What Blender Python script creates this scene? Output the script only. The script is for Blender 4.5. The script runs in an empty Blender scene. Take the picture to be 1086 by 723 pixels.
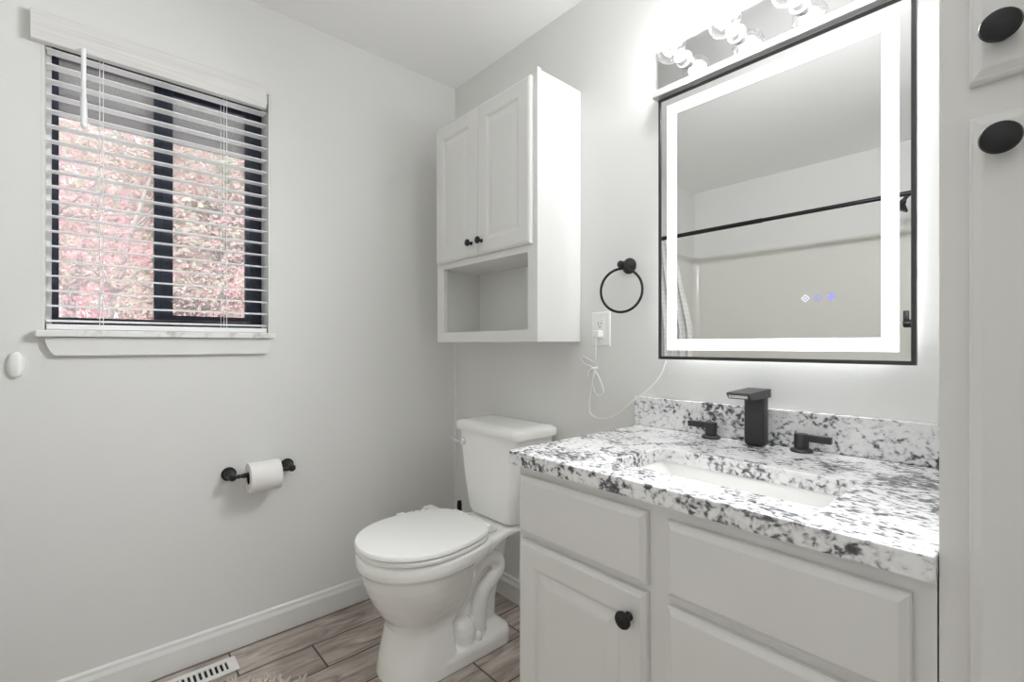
import bpy, bmesh, math, random
from mathutils import Vector, Matrix, noise
C = bpy.context.scene.collection
S = bpy.context.scene
PI = math.pi
random.seed(11)

# ------------------------------------------------------------------ camera, world, sun, exposure
H = 2.30                                   # ceiling height
cd = bpy.data.cameras.new('camera'); cam = bpy.data.objects.new('camera', cd); C.objects.link(cam)
cam.location = (1.8876, -1.3145, 1.0646)
cam.rotation_euler = (PI/2, 0, math.radians(48.248))
cd.sensor_width = 36.0; cd.lens = 500.0/1086*36.0; cd.shift_y = 4.0/1086; cd.clip_start = 0.02
S.camera = cam

BULB_W = 1.65
BULB_FWD = 15
LED_BACK = 18
LED_FRONT = 6
FILL_W = 7
w = bpy.data.worlds.new('world'); S.world = w; w.use_nodes = True
bgn = w.node_tree.nodes['Background']
bgn.inputs[0].default_value = (0.86, 0.92, 1.0, 1); bgn.inputs[1].default_value = 1.8
sd = bpy.data.lights.new('sun', 'SUN'); sd.energy = 5.4; sd.angle = 0.03; sd.color = (1, .96, .9)
sun = bpy.data.objects.new('sun', sd); C.objects.link(sun)
sun.rotation_euler = (0, math.radians(42), math.radians(-35))      # shines down and away from the house (towards -x)

S.view_settings.view_transform = 'Standard'; S.view_settings.look = 'None'
S.view_settings.gamma = 1.0; S.view_settings.use_curve_mapping = False
S.view_settings.exposure = 0.34
S.cycles.max_bounces = 16; S.cycles.diffuse_bounces = 12; S.cycles.transparent_max_bounces = 24

# ------------------------------------------------------------------ materials
def lin(r, g, b):
    f = lambda c: (c/255/12.92) if c/255 <= .04045 else ((c/255+.055)/1.055)**2.4
    return (f(r), f(g), f(b), 1)

def mat(name, col, rough=.5, metal=0., spec=.5, bump=0., bscale=200., coat=0., var=0., vscale=6.):
    m = bpy.data.materials.new(name); m.use_nodes = True
    nt = m.node_tree; b = nt.nodes['Principled BSDF']
    b.inputs['Base Color'].default_value = col
    b.inputs['Roughness'].default_value = rough
    b.inputs['Metallic'].default_value = metal
    b.inputs['Specular IOR Level'].default_value = spec
    b.inputs['Coat Weight'].default_value = coat
    tc = nt.nodes.new('ShaderNodeTexCoord')
    if bump:
        n = nt.nodes.new('ShaderNodeTexNoise'); n.inputs['Scale'].default_value = bscale; n.inputs['Detail'].default_value = 4
        nt.links.new(tc.outputs['Object'], n.inputs['Vector'])
        bp = nt.nodes.new('ShaderNodeBump'); bp.inputs['Strength'].default_value = bump; bp.inputs['Distance'].default_value = .002
        nt.links.new(n.outputs['Fac'], bp.inputs['Height']); nt.links.new(bp.outputs['Normal'], b.inputs['Normal'])
    if var:
        n2 = nt.nodes.new('ShaderNodeTexNoise'); n2.inputs['Scale'].default_value = vscale; n2.inputs['Detail'].default_value = 3
        nt.links.new(tc.outputs['Object'], n2.inputs['Vector'])
        mx = nt.nodes.new('ShaderNodeMix'); mx.data_type = 'RGBA'
        mx.inputs[6].default_value = tuple(c*(1-var) for c in col[:3])+(1,)
        mx.inputs[7].default_value = tuple(min(1, c*(1+var)) for c in col[:3])+(1,)
        nt.links.new(n2.outputs['Fac'], mx.inputs[0]); nt.links.new(mx.outputs[2], b.inputs['Base Color'])
    return m

def emis(name, col, st):
    m = bpy.data.materials.new(name); m.use_nodes = True; nt = m.node_tree
    nt.nodes.remove(nt.nodes['Principled BSDF'])
    e = nt.nodes.new('ShaderNodeEmission'); e.inputs[0].default_value = col; e.inputs[1].default_value = st
    nt.links.new(e.outputs[0], nt.nodes['Material Output'].inputs[0]); return m

def see_through(name, col, clear, rough, kind='gloss', refl=.7):
    m = bpy.data.materials.new(name); m.use_nodes = True; nt = m.node_tree
    nt.nodes.remove(nt.nodes['Principled BSDF'])
    t = nt.nodes.new('ShaderNodeBsdfTransparent')
    if kind == 'gloss':
        g = nt.nodes.new('ShaderNodeBsdfGlossy'); g.inputs['Roughness'].default_value = rough
    else:
        g = nt.nodes.new('ShaderNodeBsdfDiffuse')
    g.inputs[0].default_value = col
    mx = nt.nodes.new('ShaderNodeMixShader')
    if kind == 'gloss':
        lw = nt.nodes.new('ShaderNodeLayerWeight'); lw.inputs[0].default_value = .35
        mm = nt.nodes.new('ShaderNodeMath'); mm.operation = 'MULTIPLY_ADD'; mm.inputs[1].default_value = refl; mm.inputs[2].default_value = 1-clear
        nt.links.new(lw.outputs['Facing'], mm.inputs[0]); nt.links.new(mm.outputs[0], mx.inputs[0])
    else:
        mx.inputs[0].default_value = 1-clear
    nt.links.new(t.outputs[0], mx.inputs[1]); nt.links.new(g.outputs[0], mx.inputs[2])
    nt.links.new(mx.outputs[0], nt.nodes['Material Output'].inputs[0]); return m

M = {}
M['wall'] = mat('wall paint', lin(227, 227, 225), .6, bump=.12, bscale=260, var=.012, vscale=3)
M['ceiling'] = mat('ceiling paint', lin(248, 248, 248), .8, bump=.1, bscale=180)
M['trim'] = mat('white trim paint', lin(232, 232, 230), .35)
M['cab'] = mat('cabinet paint', lin(225, 224, 222), .42, bump=.03, bscale=90)
M['wcab'] = mat('wall cabinet paint', lin(226, 226, 224), .4, bump=.03, bscale=90)
M['porc'] = mat('porcelain', lin(249, 249, 247), .08, coat=.4)
M['seat'] = mat('seat plastic', lin(249, 249, 247), .22)
M['plastic'] = mat('white plastic', lin(240, 240, 238), .35)
M['black'] = mat('matte black metal', lin(26, 26, 28), .38, .2, .5)
M['faucet'] = mat('matte black faucet', lin(60, 60, 62), .42, .3, .5)
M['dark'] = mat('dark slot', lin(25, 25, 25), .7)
M['chrome'] = mat('chrome', (.82, .83, .84, 1), .06, 1.0)
M['satin'] = mat('satin metal lip', (.62, .62, .62, 1), .4, .85)
M['plate'] = mat('mirror chrome plate', (.55, .55, .545, 1), .04, 1.0)
M['mirror'] = mat('mirror silver', (.80, .805, .795, 1), .004, 1.0)
M['frame'] = mat('dark mirror frame', lin(72, 72, 72), .3, .7)
M['led'] = emis('led strip', (.97, .99, 1, 1), LED_BACK)
M['ledf'] = emis('frosted led band', (.97, 1, .99, 1), LED_FRONT*.4)
M['icon'] = emis('icon white', (.85, .86, 1, 1), .95)
M['iconb'] = emis('icon blue', (.45, .47, 1, 1), .75)
M['fil'] = emis('filament', (1, .99, .97, 1), 8.0)
M['globe'] = see_through('clear bulb glass', (1, 1, 1, 1), .95, .02, refl=.45)
M['pane'] = see_through('window glass', (1, 1, 1, 1), .985, .0, refl=.2)
M['screen'] = see_through('insect screen', lin(210, 210, 214), .70, .5, 'diffuse')
M['bronze'] = mat('dark bronze window frame', lin(52, 57, 72), .4, .2)
M['blind'] = mat('white blind', lin(246, 247, 248), .4)
M['sill'] = None
M['paper'] = mat('tissue paper', lin(238, 237, 234), .9, bump=.25, bscale=350)
M['card'] = mat('cardboard', lin(150, 135, 115), .9)
M['cordw'] = mat('white cord', lin(244, 244, 244), .5)
M['rug'] = mat('shag fibre', lin(196, 188, 178), .95, var=.12, vscale=60)
M['vent'] = mat('vent enamel', lin(232, 231, 228), .35)
M['surround'] = mat('tub surround acrylic', lin(228, 227, 222), .18)
M['soffit'] = mat('soffit panel', lin(112, 112, 105), .8, var=.05, vscale=2)
M['beam'] = mat('eave board', lin(106, 93, 86), .8, var=.06, vscale=4)
M['bark'] = mat('bark', lin(176, 166, 158), .9, bump=.5, bscale=40)
M['bounce_ground'] = mat('pale bounce ground', lin(205, 203, 198), .95, var=.08, vscale=3)  # unseen ground, coloured pale to bounce daylight up onto the blind slats
M['siding'] = mat('outer siding', lin(190, 186, 178), .8)

def valance_mat():
    m = mat('painted woodgrain valance', lin(236, 235, 232), .45)
    nt = m.node_tree; b = nt.nodes['Principled BSDF']
    tc = nt.nodes.new('ShaderNodeTexCoord'); mp = nt.nodes.new('ShaderNodeMapping'); mp.inputs['Scale'].default_value = (20, 5, 260)
    n = nt.nodes.new('ShaderNodeTexNoise'); n.inputs['Scale'].default_value = 1; n.inputs['Detail'].default_value = 5
    r = nt.nodes.new('ShaderNodeValToRGB'); r.color_ramp.elements[0].position = .3; r.color_ramp.elements[0].color = lin(214, 213, 210)
    r.color_ramp.elements[1].position = .7; r.color_ramp.elements[1].color = lin(230, 229, 227)
    nt.links.new(tc.outputs['Object'], mp.inputs[0]); nt.links.new(mp.outputs[0], n.inputs['Vector'])
    nt.links.new(n.outputs['Fac'], r.inputs[0]); nt.links.new(r.outputs[0], b.inputs['Base Color']); return m
M['valance'] = valance_mat()

def stone(name, stops1, sc1, sc2, rough, dist=1.2):
    """speckled stone: cluster noise (sc2) decides how dark the fine flecks (sc1) become"""
    m = mat(name, (1, 1, 1, 1), rough, coat=.15); nt = m.node_tree; b = nt.nodes['Principled BSDF']
    tc = nt.nodes.new('ShaderNodeTexCoord')
    n1 = nt.nodes.new('ShaderNodeTexNoise'); n1.inputs['Scale'].default_value = sc1; n1.inputs['Detail'].default_value = 4; n1.inputs['Roughness'].default_value = .5; n1.inputs['Distortion'].default_value = dist
    n2 = nt.nodes.new('ShaderNodeTexNoise'); n2.inputs['Scale'].default_value = sc2; n2.inputs['Detail'].default_value = 3; n2.inputs['Distortion'].default_value = .6
    mp = nt.nodes.new('ShaderNodeMapping'); mp.inputs['Rotation'].default_value = (.3, .5, .6); mp.inputs['Scale'].default_value = (1, 1.5, 1.2)
    nt.links.new(tc.outputs['Object'], mp.inputs[0])
    nt.links.new(mp.outputs[0], n1.inputs['Vector']); nt.links.new(tc.outputs['Object'], n2.inputs['Vector'])
    a = nt.nodes.new('ShaderNodeMath'); a.operation = 'MULTIPLY_ADD'; a.inputs[1].default_value = .60
    nt.links.new(n2.outputs['Fac'], a.inputs[0])
    k = nt.nodes.new('ShaderNodeMath'); k.operation = 'MULTIPLY'; k.inputs[1].default_value = .78
    nt.links.new(n1.outputs['Fac'], k.inputs[0]); nt.links.new(k.outputs[0], a.inputs[2])
    r = nt.nodes.new('ShaderNodeValToRGB'); cr = r.color_ramp
    cr.elements[0].position = stops1[0][0]; cr.elements[0].color = stops1[0][1]
    cr.elements[1].position = stops1[-1][0]; cr.elements[1].color = stops1[-1][1]
    for p, c in stops1[1:-1]:
        e = cr.elements.new(p); e.color = c
    nt.links.new(a.outputs[0], r.inputs[0]); nt.links.new(r.outputs[0], b.inputs['Base Color'])
    return m
M['granite'] = stone('white granite with grey flecks', [(.50, lin(70, 70, 72)), (.57, lin(102, 102, 105)), (.61, lin(158, 158, 161)), (.645, lin(204, 204, 206)), (.70, lin(232, 232, 233)), (.80, lin(242, 242, 242))], 80, 15, .16, .45)
M['sill'] = stone('marble sill', [(.47, lin(190, 190, 188)), (.57, lin(222, 222, 219)), (.67, lin(238, 238, 235)), (.77, lin(240, 240, 238))], 22, 8, .3, .6)

def floor_mat():
    m = mat('wood look plank tile', (1, 1, 1, 1), .42); nt = m.node_tree; b = nt.nodes['Principled BSDF']
    N = nt.nodes.new; L = nt.links.new
    tc = N('ShaderNodeTexCoord'); sx = N('ShaderNodeSeparateXYZ'); L(tc.outputs['Object'], sx.inputs[0])
    cx = N('ShaderNodeCombineXYZ'); ax = N('ShaderNodeMath'); ax.operation = 'ADD'; ax.inputs[1].default_value = 6.0-.02
    ay = N('ShaderNodeMath'); ay.operation = 'ADD'; ay.inputs[1].default_value = 6.73
    L(sx.outputs[0], ax.inputs[0]); L(sx.outputs[1], ay.inputs[0]); L(ay.outputs[0], cx.inputs[0]); L(ax.outputs[0], cx.inputs[1])
    br = N('ShaderNodeTexBrick'); br.offset = .383; br.offset_frequency = 2; br.squash = 1
    br.inputs['Scale'].default_value = 1; br.inputs['Brick Width'].default_value = .6; br.inputs['Row Height'].default_value = .15
    br.inputs['Mortar Size'].default_value = .0030; br.inputs['Mortar Smooth'].default_value = .1; br.inputs['Bias'].default_value = 0
    br.inputs['Color1'].default_value = (0, 0, 0, 1); br.inputs['Color2'].default_value = (1, 1, 1, 1); br.inputs['Mortar'].default_value = (.5, .5, .5, 1)
    L(cx.outputs[0], br.inputs['Vector'])
    mp = N('ShaderNodeMapping'); mp.inputs['Scale'].default_value = (5, 26, 1); L(cx.outputs[0], mp.inputs[0])
    off = N('ShaderNodeVectorMath'); off.operation = 'MULTIPLY_ADD'; off.inputs[1].default_value = (17, 31, 5)
    L(br.outputs['Color'], off.inputs[0]); L(mp.outputs[0], off.inputs[2])
    n = N('ShaderNodeTexNoise'); n.inputs['Scale'].default_value = 1; n.inputs['Detail'].default_value = 7; n.inputs['Roughness'].default_value = .62; n.inputs['Distortion'].default_value = 1.1
    L(off.outputs[0], n.inputs['Vector'])
    r = N('ShaderNodeValToRGB'); cr = r.color_ramp
    cr.elements[0].position = .28; cr.elements[0].color = lin(128, 117, 109)
    cr.elements[1].position = .72; cr.elements[1].color = lin(222, 213, 204)
    e = cr.elements.new(.5); e.color = lin(184, 172, 163)
    L(n.outputs['Fac'], r.inputs[0])
    mv = N('ShaderNodeMix'); mv.data_type = 'RGBA'; mv.blend_type = 'MULTIPLY'; mv.inputs[0].default_value = .22
    L(r.outputs[0], mv.inputs[6]); L(br.outputs['Color'], mv.inputs[7])
    mg = N('ShaderNodeMix'); mg.data_type = 'RGBA'; L(br.outputs['Fac'], mg.inputs[0]); L(mv.outputs[2], mg.inputs[6]); mg.inputs[7].default_value = lin(72, 64, 59)
    L(mg.outputs[2], b.inputs['Base Color'])
    bp = N('ShaderNodeBump'); bp.inputs['Strength'].default_value = .4; bp.inputs['Distance'].default_value = .002; bp.invert = True
    L(br.outputs['Fac'], bp.inputs['Height']); L(bp.outputs['Normal'], b.inputs['Normal'])
    return m
M['floor'] = floor_mat()

def leaf_mat(name, cols):
    m = mat(name, (1, 1, 1, 1), .7); nt = m.node_tree; b = nt.nodes['Principled BSDF']
    tc = nt.nodes.new('ShaderNodeTexCoord'); n = nt.nodes.new('ShaderNodeTexNoise'); n.inputs['Scale'].default_value = 2.6; n.inputs['Detail'].default_value = 4; n.inputs['Roughness'].default_value = .6
    nt.links.new(tc.outputs['Object'], n.inputs['Vector'])
    r = nt.nodes.new('ShaderNodeValToRGB'); cr = r.color_ramp
    cr.elements[0].position = .33; cr.elements[0].color = cols[0]; cr.elements[1].position = .68; cr.elements[1].color = cols[-1]
    for i, c in enumerate(cols[1:-1]):
        e = cr.elements.new(.33+.35*(i+1)/(len(cols)-1)); e.color = c
    nt.links.new(n.outputs['Fac'], r.inputs[0]); nt.links.new(r.outputs[0], b.inputs['Base Color'])
    tr = nt.nodes.new('ShaderNodeBsdfTranslucent'); nt.links.new(r.outputs[0], tr.inputs[0])
    mx = nt.nodes.new('ShaderNodeMixShader'); mx.inputs[0].default_value = .4
    nt.links.new(b.outputs[0], mx.inputs[1]); nt.links.new(tr.outputs[0], mx.inputs[2])
    nt.links.new(mx.outputs[0], nt.nodes['Material Output'].inputs[0]); return m
M['leafpink'] = leaf_mat('pink red leaves', [lin(240, 140, 168), lin(244, 182, 198), lin(214, 214, 190), lin(244, 156, 180)])
M['leafpale'] = leaf_mat('pale olive leaves', [lin(164, 180, 150), lin(216, 218, 198), lin(238, 196, 200), lin(178, 190, 164)])

def curtain_mat():
    m = mat('checked curtain cloth', lin(225, 225, 222), .8); nt = m.node_tree; b = nt.nodes['Principled BSDF']
    tc = nt.nodes.new('ShaderNodeTexCoord')
    br = nt.nodes.new('ShaderNodeTexBrick'); br.offset = 0
    br.inputs['Scale'].default_value = 1; br.inputs['Brick Width'].default_value = .03; br.inputs['Row Height'].default_value = .03; br.inputs['Mortar Size'].default_value = .0012
    br.inputs['Color1'].default_value = lin(226, 226, 223); br.inputs['Color2'].default_value = lin(222, 222, 219); br.inputs['Mortar'].default_value = lin(192, 192, 192)
    nt.links.new(tc.outputs['UV'], br.inputs['Vector']); nt.links.new(br.outputs['Color'], b.inputs['Base Color']); return m
M['curtain'] = curtain_mat()

# ------------------------------------------------------------------ mesh helpers
class MB:
    def __init__(s): s.bm = bmesh.new()
    def box(s, x0, x1, y0, y1, z0, z1, bev=0., seg=2):
        r = bmesh.ops.create_cube(s.bm, size=1)
        vs = r['verts']
        for v in vs:
            v.co = Vector((x0+(v.co.x+.5)*(x1-x0), y0+(v.co.y+.5)*(y1-y0), z0+(v.co.z+.5)*(z1-z0)))
        if bev:
            es = list({e for v in vs for e in v.link_edges})
            bmesh.ops.bevel(s.bm, geom=es, offset=bev, segments=seg, affect='EDGES', profile=.5)
        return s
    def loft(s, loops, cap0=True, cap1=True, closed=True):
        rows = [[s.bm.verts.new(p) for p in lp] for lp in loops]
        n = len(rows[0])
        for a, b in zip(rows, rows[1:]):
            for i in range(n if closed else n-1):
                j = (i+1) % n
                try: s.bm.faces.new((a[i], a[j], b[j], b[i]))
                except ValueError: pass
        if cap0: s.bm.faces.new(list(reversed(rows[0])))
        if cap1: s.bm.faces.new(rows[-1])
        return rows
    def lathe(s, prof, org, axis='z', seg=32):
        """prof: (radius, height) pairs along axis from org"""
        org = Vector(org)
        ax = axis if not isinstance(axis, str) else {'x': Vector((1, 0, 0)), 'y': Vector((0, 1, 0)), 'z': Vector((0, 0, 1)), '-y': Vector((0, -1, 0)), '-x': Vector((-1, 0, 0))}[axis]
        q = Vector((0, 0, 1)).rotation_difference(Vector(ax))
        loops = []
        for r, h in prof:
            r = max(r, 1e-4)
            loops.append([org + q @ Vector((r*math.cos(2*PI*i/seg), r*math.sin(2*PI*i/seg), h)) for i in range(seg)])
        s.loft(loops); return s
    def tube(s, pts, r, seg=10, closed=False):
        pts = [Vector(p) for p in pts]; n = len(pts); loops = []
        rr = r if isinstance(r, (list, tuple)) else [r]*n
        up = None
        for i, p in enumerate(pts):
            if closed: t = pts[(i+1) % n]-pts[i-1]
            else: t = pts[min(i+1, n-1)]-pts[max(i-1, 0)]
            t.normalize()
            if up is None:
                up = Vector((0, 0, 1)) if abs(t.z) < .9 else Vector((1, 0, 0))
            a = t.cross(up).normalized(); b = a.cross(t).normalized(); up = b
            loops.append([p+(a*math.cos(2*PI*k/seg)+b*math.sin(2*PI*k/seg))*rr[i] for k in range(seg)])
        if closed:
            rows = s.loft(loops, False, False)
            a, b = rows[-1], rows[0]
            for k in range(seg):
                s.bm.faces.new((a[k], a[(k+1) % seg], b[(k+1) % seg], b[k]))
        else: s.loft(loops)
        return s
    def prism(s, poly, axis, a0, a1):
        """extrude a 2-D polygon along an axis; poly in the two other axes (in x,y,z order)"""
        def P(u, v, a): return {'x': (a, u, v), 'y': (u, a, v), 'z': (u, v, a)}[axis]
        s.loft([[P(u, v, a0) for u, v in poly], [P(u, v, a1) for u, v in poly]]); return s
    def rings(s, x0, x1, z0, z1, yb, prof):
        """rectangular panel facing -y: prof = (inset, height in front of yb); the last ring is filled"""
        loops = []
        for ins, d in prof:
            loops.append([(x0+ins, yb-d, z0+ins), (x1-ins, yb-d, z0+ins), (x1-ins, yb-d, z1-ins), (x0+ins, yb-d, z1-ins)])
        s.loft(loops); return s
    def build(s, name, m, parent=None, smooth=False, uv=None):
        off = Vector((0, 0, 0)); p = parent
        while p is not None: off += p.location; p = p.parent
        bmesh.ops.recalc_face_normals(s.bm, faces=s.bm.faces)
        me = bpy.data.meshes.new(name)
        for v in s.bm.verts: v.co -= off
        if smooth:
            for f in s.bm.faces: f.smooth = True
        s.bm.to_mesh(me); s.bm.free()
        if isinstance(m, (list, tuple)):
            for q in m: me.materials.append(q)
        else: me.materials.append(m)
        o = bpy.data.objects.new(name, me); C.objects.link(o)
        if parent: o.parent = parent
        if smooth == 'auto':
            try: me.set_sharp_from_angle(angle=math.radians(38))
            except Exception: pass
        return o

def thing(name, label, cat, loc=(0, 0, 0), group=None):
    o = bpy.data.objects.new(name, None); C.objects.link(o); o.location = loc; o.empty_display_size = .05
    o['label'] = label; o['category'] = cat
    if group: o['group'] = group
    return o
def tag(o, label, cat, group=None, kind=None):
    o['label'] = label; o['category'] = cat
    if group: o['group'] = group
    if kind: o['kind'] = kind
    return o
def struct(o): o['kind'] = 'structure'; return o
def spline(pts, n=8, closed=False):
    pts = [Vector(p) for p in pts]; out = []; N = len(pts)
    for i in range(N if closed else N-1):
        g = (lambda k: pts[k % N]) if closed else (lambda k: pts[max(0, min(N-1, k))])
        p0, p1, p2, p3 = g(i-1), g(i), g(i+1), g(i+2)
        for j in range(n):
            t = j/n
            out.append(.5*((2*p1)+(p2-p0)*t+(2*p0-5*p1+4*p2-p3)*t*t+(3*p1-p0-3*p2+p3)*t**3))
    if not closed: out.append(pts[-1])
    return out

# ------------------------------------------------------------------ room shell
RX = 2.40; RY = -2.44; AX = 1.52; AY = -1.68; T = .12
b = MB(); b.box(-.02, RX+.02, RY-.02, .02, -.12, 0); struct(b.build('floor', M['floor']))
b = MB(); b.box(-T, RX+T, RY-T, T, H, H+.1); struct(b.build('ceiling', M['ceiling']))
# window wall with its opening
oy0, oy1, oz0, oz1 = -1.42, -.822, 1.087, 1.99
b = MB()
b.box(-T, 0, RY-T, oy0, -.1, H); b.box(-T, 0, oy1, 0, -.1, H); b.box(-T, 0, oy0, oy1, -.1, oz0); b.box(-T, 0, oy0, oy1, oz1, H)
struct(b.build('wall_left', M['wall']))
b = MB(); b.box(-T, RX+T, 0, T, -.1, H); struct(b.build('wall_right', M['wall']))
b = MB(); b.box(0, RX+T, RY-T, RY, -.1, H); b.box(AX, AX+.1, RY, AY, 0, H); struct(b.build('wall_rear', M['wall']))
b = MB(); b.box(RX, RX+T, RY, 0, -.1, H); struct(b.build('wall_near', M['wall']))
# baseboards
bp_ = [(0, 0), (.014, 0), (.014, .068), (.011, .076), (.009, .080), (.008, .090), (.004, .094), (0, .095)]
b = MB(); b.prism([(x, z+.001) for x, z in bp_], 'y', AY+.002, -.001); struct(b.build('baseboard_left', M['trim']))
b = MB(); b.loft([[(.015, -x, z+.001) for x, z in bp_], [(1.05, -x, z+.001) for x, z in bp_]]); struct(b.build('baseboard_right', M['trim']))
# thin corner bead between the two walls
b = MB(); b.prism([(0, 0), (.007, 0), (.006, -.004), (.004, -.006), (0, -.007)], 'z', .097, 1.92); struct(b.build('trim_1', M['trim']))

# window unit
wn = MB()
wx0, wx1 = -.118, -.095
wn.box(wx0, wx1, oy0+.001, -1.388, oz0+.021, oz1-.001); wn.box(wx0, wx1, -.866, oy1-.001, oz0+.021, oz1-.001)
wn.box(wx0, wx1, -1.388, -.866, oz0+.021, 1.148); wn.box(wx0, wx1, -1.388, -.866, oz1-.055, oz1-.001)
win = struct(wn.build('window_1', M['bronze']))
b = MB(); b.box(-.112, -.084, -1.158, -1.106, 1.149, oz1-.056, .002); b.box(-.092, -.080, -1.136, -1.128, 1.149, oz1-.056); b.build('mullion', M['bronze'], win)
b = MB(); b.box(-.110, -.088, -.885, -.8665, 1.149, oz1-.056, .002); b.box(-.110, -.088, -1.105, -.886, 1.149, 1.165, .002); b.box(-.110, -.088, -1.105, -.886, oz1-.075, oz1-.056, .002); b.build('window_sash', M['bronze'], win)
b = MB(); b.box(-.105, -.102, -1.3875, -1.159, 1.149, oz1-.056); b.build('glass_pane', M['pane'], win)
b = MB(); b.box(-.101, -.098, -1.1055, -.8855, 1.1655, oz1-.0755); b.build('glass_pane', M['pane'], win)
b = MB(); b.box(-.1165, -.1155, -1.3875, -.8665, 1.149, oz1-.056); b.build('insect_screen', M['screen'], win)
b = MB()   # white jamb liners
b.box(-.094, -.001, oy0+.0005, oy0+.006, oz0+.021, oz1-.007); b.box(-.094, -.001, oy1-.006, oy1-.0005, oz0+.021, oz1-.007); b.box(-.094, -.001, oy0+.0005, oy1-.0005, oz1-.006, oz1-.0005)
b.box(-.0945, -.066, oy0+.0062, -1.403, oz0+.021, oz1-.007); b.box(-.0945, -.066, -.829, oy1-.0062, oz0+.021, oz1-.007)
b.build('window_jamb', M['trim'], win)
b = MB(); b.box(-.094, -.0005, oy0+.001, oy1-.001, oz0+.0005, oz0+.0200, 0); b.box(.0005, .032, -1.431, -.813, oz0+.0005, oz0+.0200, .003); b.box(-.002, .004, oy0+.001, oy1-.001, oz0+.0005, oz0+.0200)
b.build('window_sill', M['sill'], win)
b = MB(); b.prism([(-1.412, 1.086), (-1.412, 1.075), (-1.406, 1.056), (-1.393, 1.033), (-.838, 1.033), (-.829, 1.056), (-.823, 1.086)], 'x', .0005, .017); b.build('window_apron', M['trim'], win)

# ------------------------------------------------------------------ blind
bl = thing('window_blind', 'white horizontal slatted blind with a woodgrain valance hung in the window', 'blind', (.0, -1.13, 1.1085))
BX = -.034; SW = .048; by0, by1 = -1.411, -.831
b = MB(); b.box(.001, .026, -1.441, -.842, 1.918, 2.003, .002); b.build('valance', M['valance'], bl)
b = MB(); b.box(-.062, -.004, by0, by1, 1.946, 1.984, .003); b.build('headrail', M['blind'], bl)
b = MB(); z = 1.1357; nsl = 0
while z < 1.93:
    y0, y1 = by0, by1
    lo = [];
    for (dx, dz) in [(-.5, 0), (-.25, .0018), (0, .0026), (.25, .0018), (.5, 0), (.5, -.0028), (.25, -.001), (0, -.0002), (-.25, -.001), (-.5, -.0028)]:
        tl = math.radians(-5.0)
        lo.append((BX+dx*SW*math.cos(tl)-dz*math.sin(tl), dz+dx*SW*math.sin(tl)))
    b.loft([[(x, y0, z+q) for x, q in lo], [(x, y1, z+q) for x, q in lo]])
    z += .0436; nsl += 1
b.build('slats', M['blind'], bl)
b = MB(); b.box(BX-.026, BX+.026, by0, by1, 1.1085, 1.1245, .003); b.build('bottom_rail', M['blind'], bl)
for y in (-1.291, -.965):
    b = MB()
    for x in (BX-.027, BX+.027):
        b.tube([(x, y-.004, 1.125), (x, y-.004, 1.937)], .0008, 6)
    b.tube([(BX+.029, y+.004, 1.125), (BX+.029, y+.004, 1.937)], .0010, 6)
    b.build('ladder_cord', M['blind'], bl)
b = MB(); b.tube([(.036, -1.331, 1.925), (.036, -1.331, 1.79), (.036, -1.331, 1.77), (.037, -1.330, 1.70)], [.0058, .0058, .0078, .0078], 10); b.lathe([(.0078, 0), (.005, -.006)], (.037, -1.330, 1.70)); b.box(.024, .038, -1.333, -1.329, 1.921, 1.927); b.build('tilt_wand', M['blind'], bl, 'auto')

# ------------------------------------------------------------------ outdoors
b = MB(); b.box(-.92, -T-.001, -4.5, 2.5, 2.14, 2.16)
for y in [-3.6+.42*k for k in range(13)]: b.box(-.92, -T-.001, y, y+.016, 2.126, 2.14)
b.box(-.96, -.92, -4.5, 2.5, 2.055, 2.2); so = struct(b.build('trim_2', M['soffit']))
b = MB(); b.box(-.9195, -.90, -4.5, 2.5, 2.055, 2.133); bo = b.build('eave_board', M['beam'], so)
b = MB(); b.box(-30, -T-.3, -20, 20, -.62, -.6); struct(b.build('ground', M['bounce_ground']))

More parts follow.
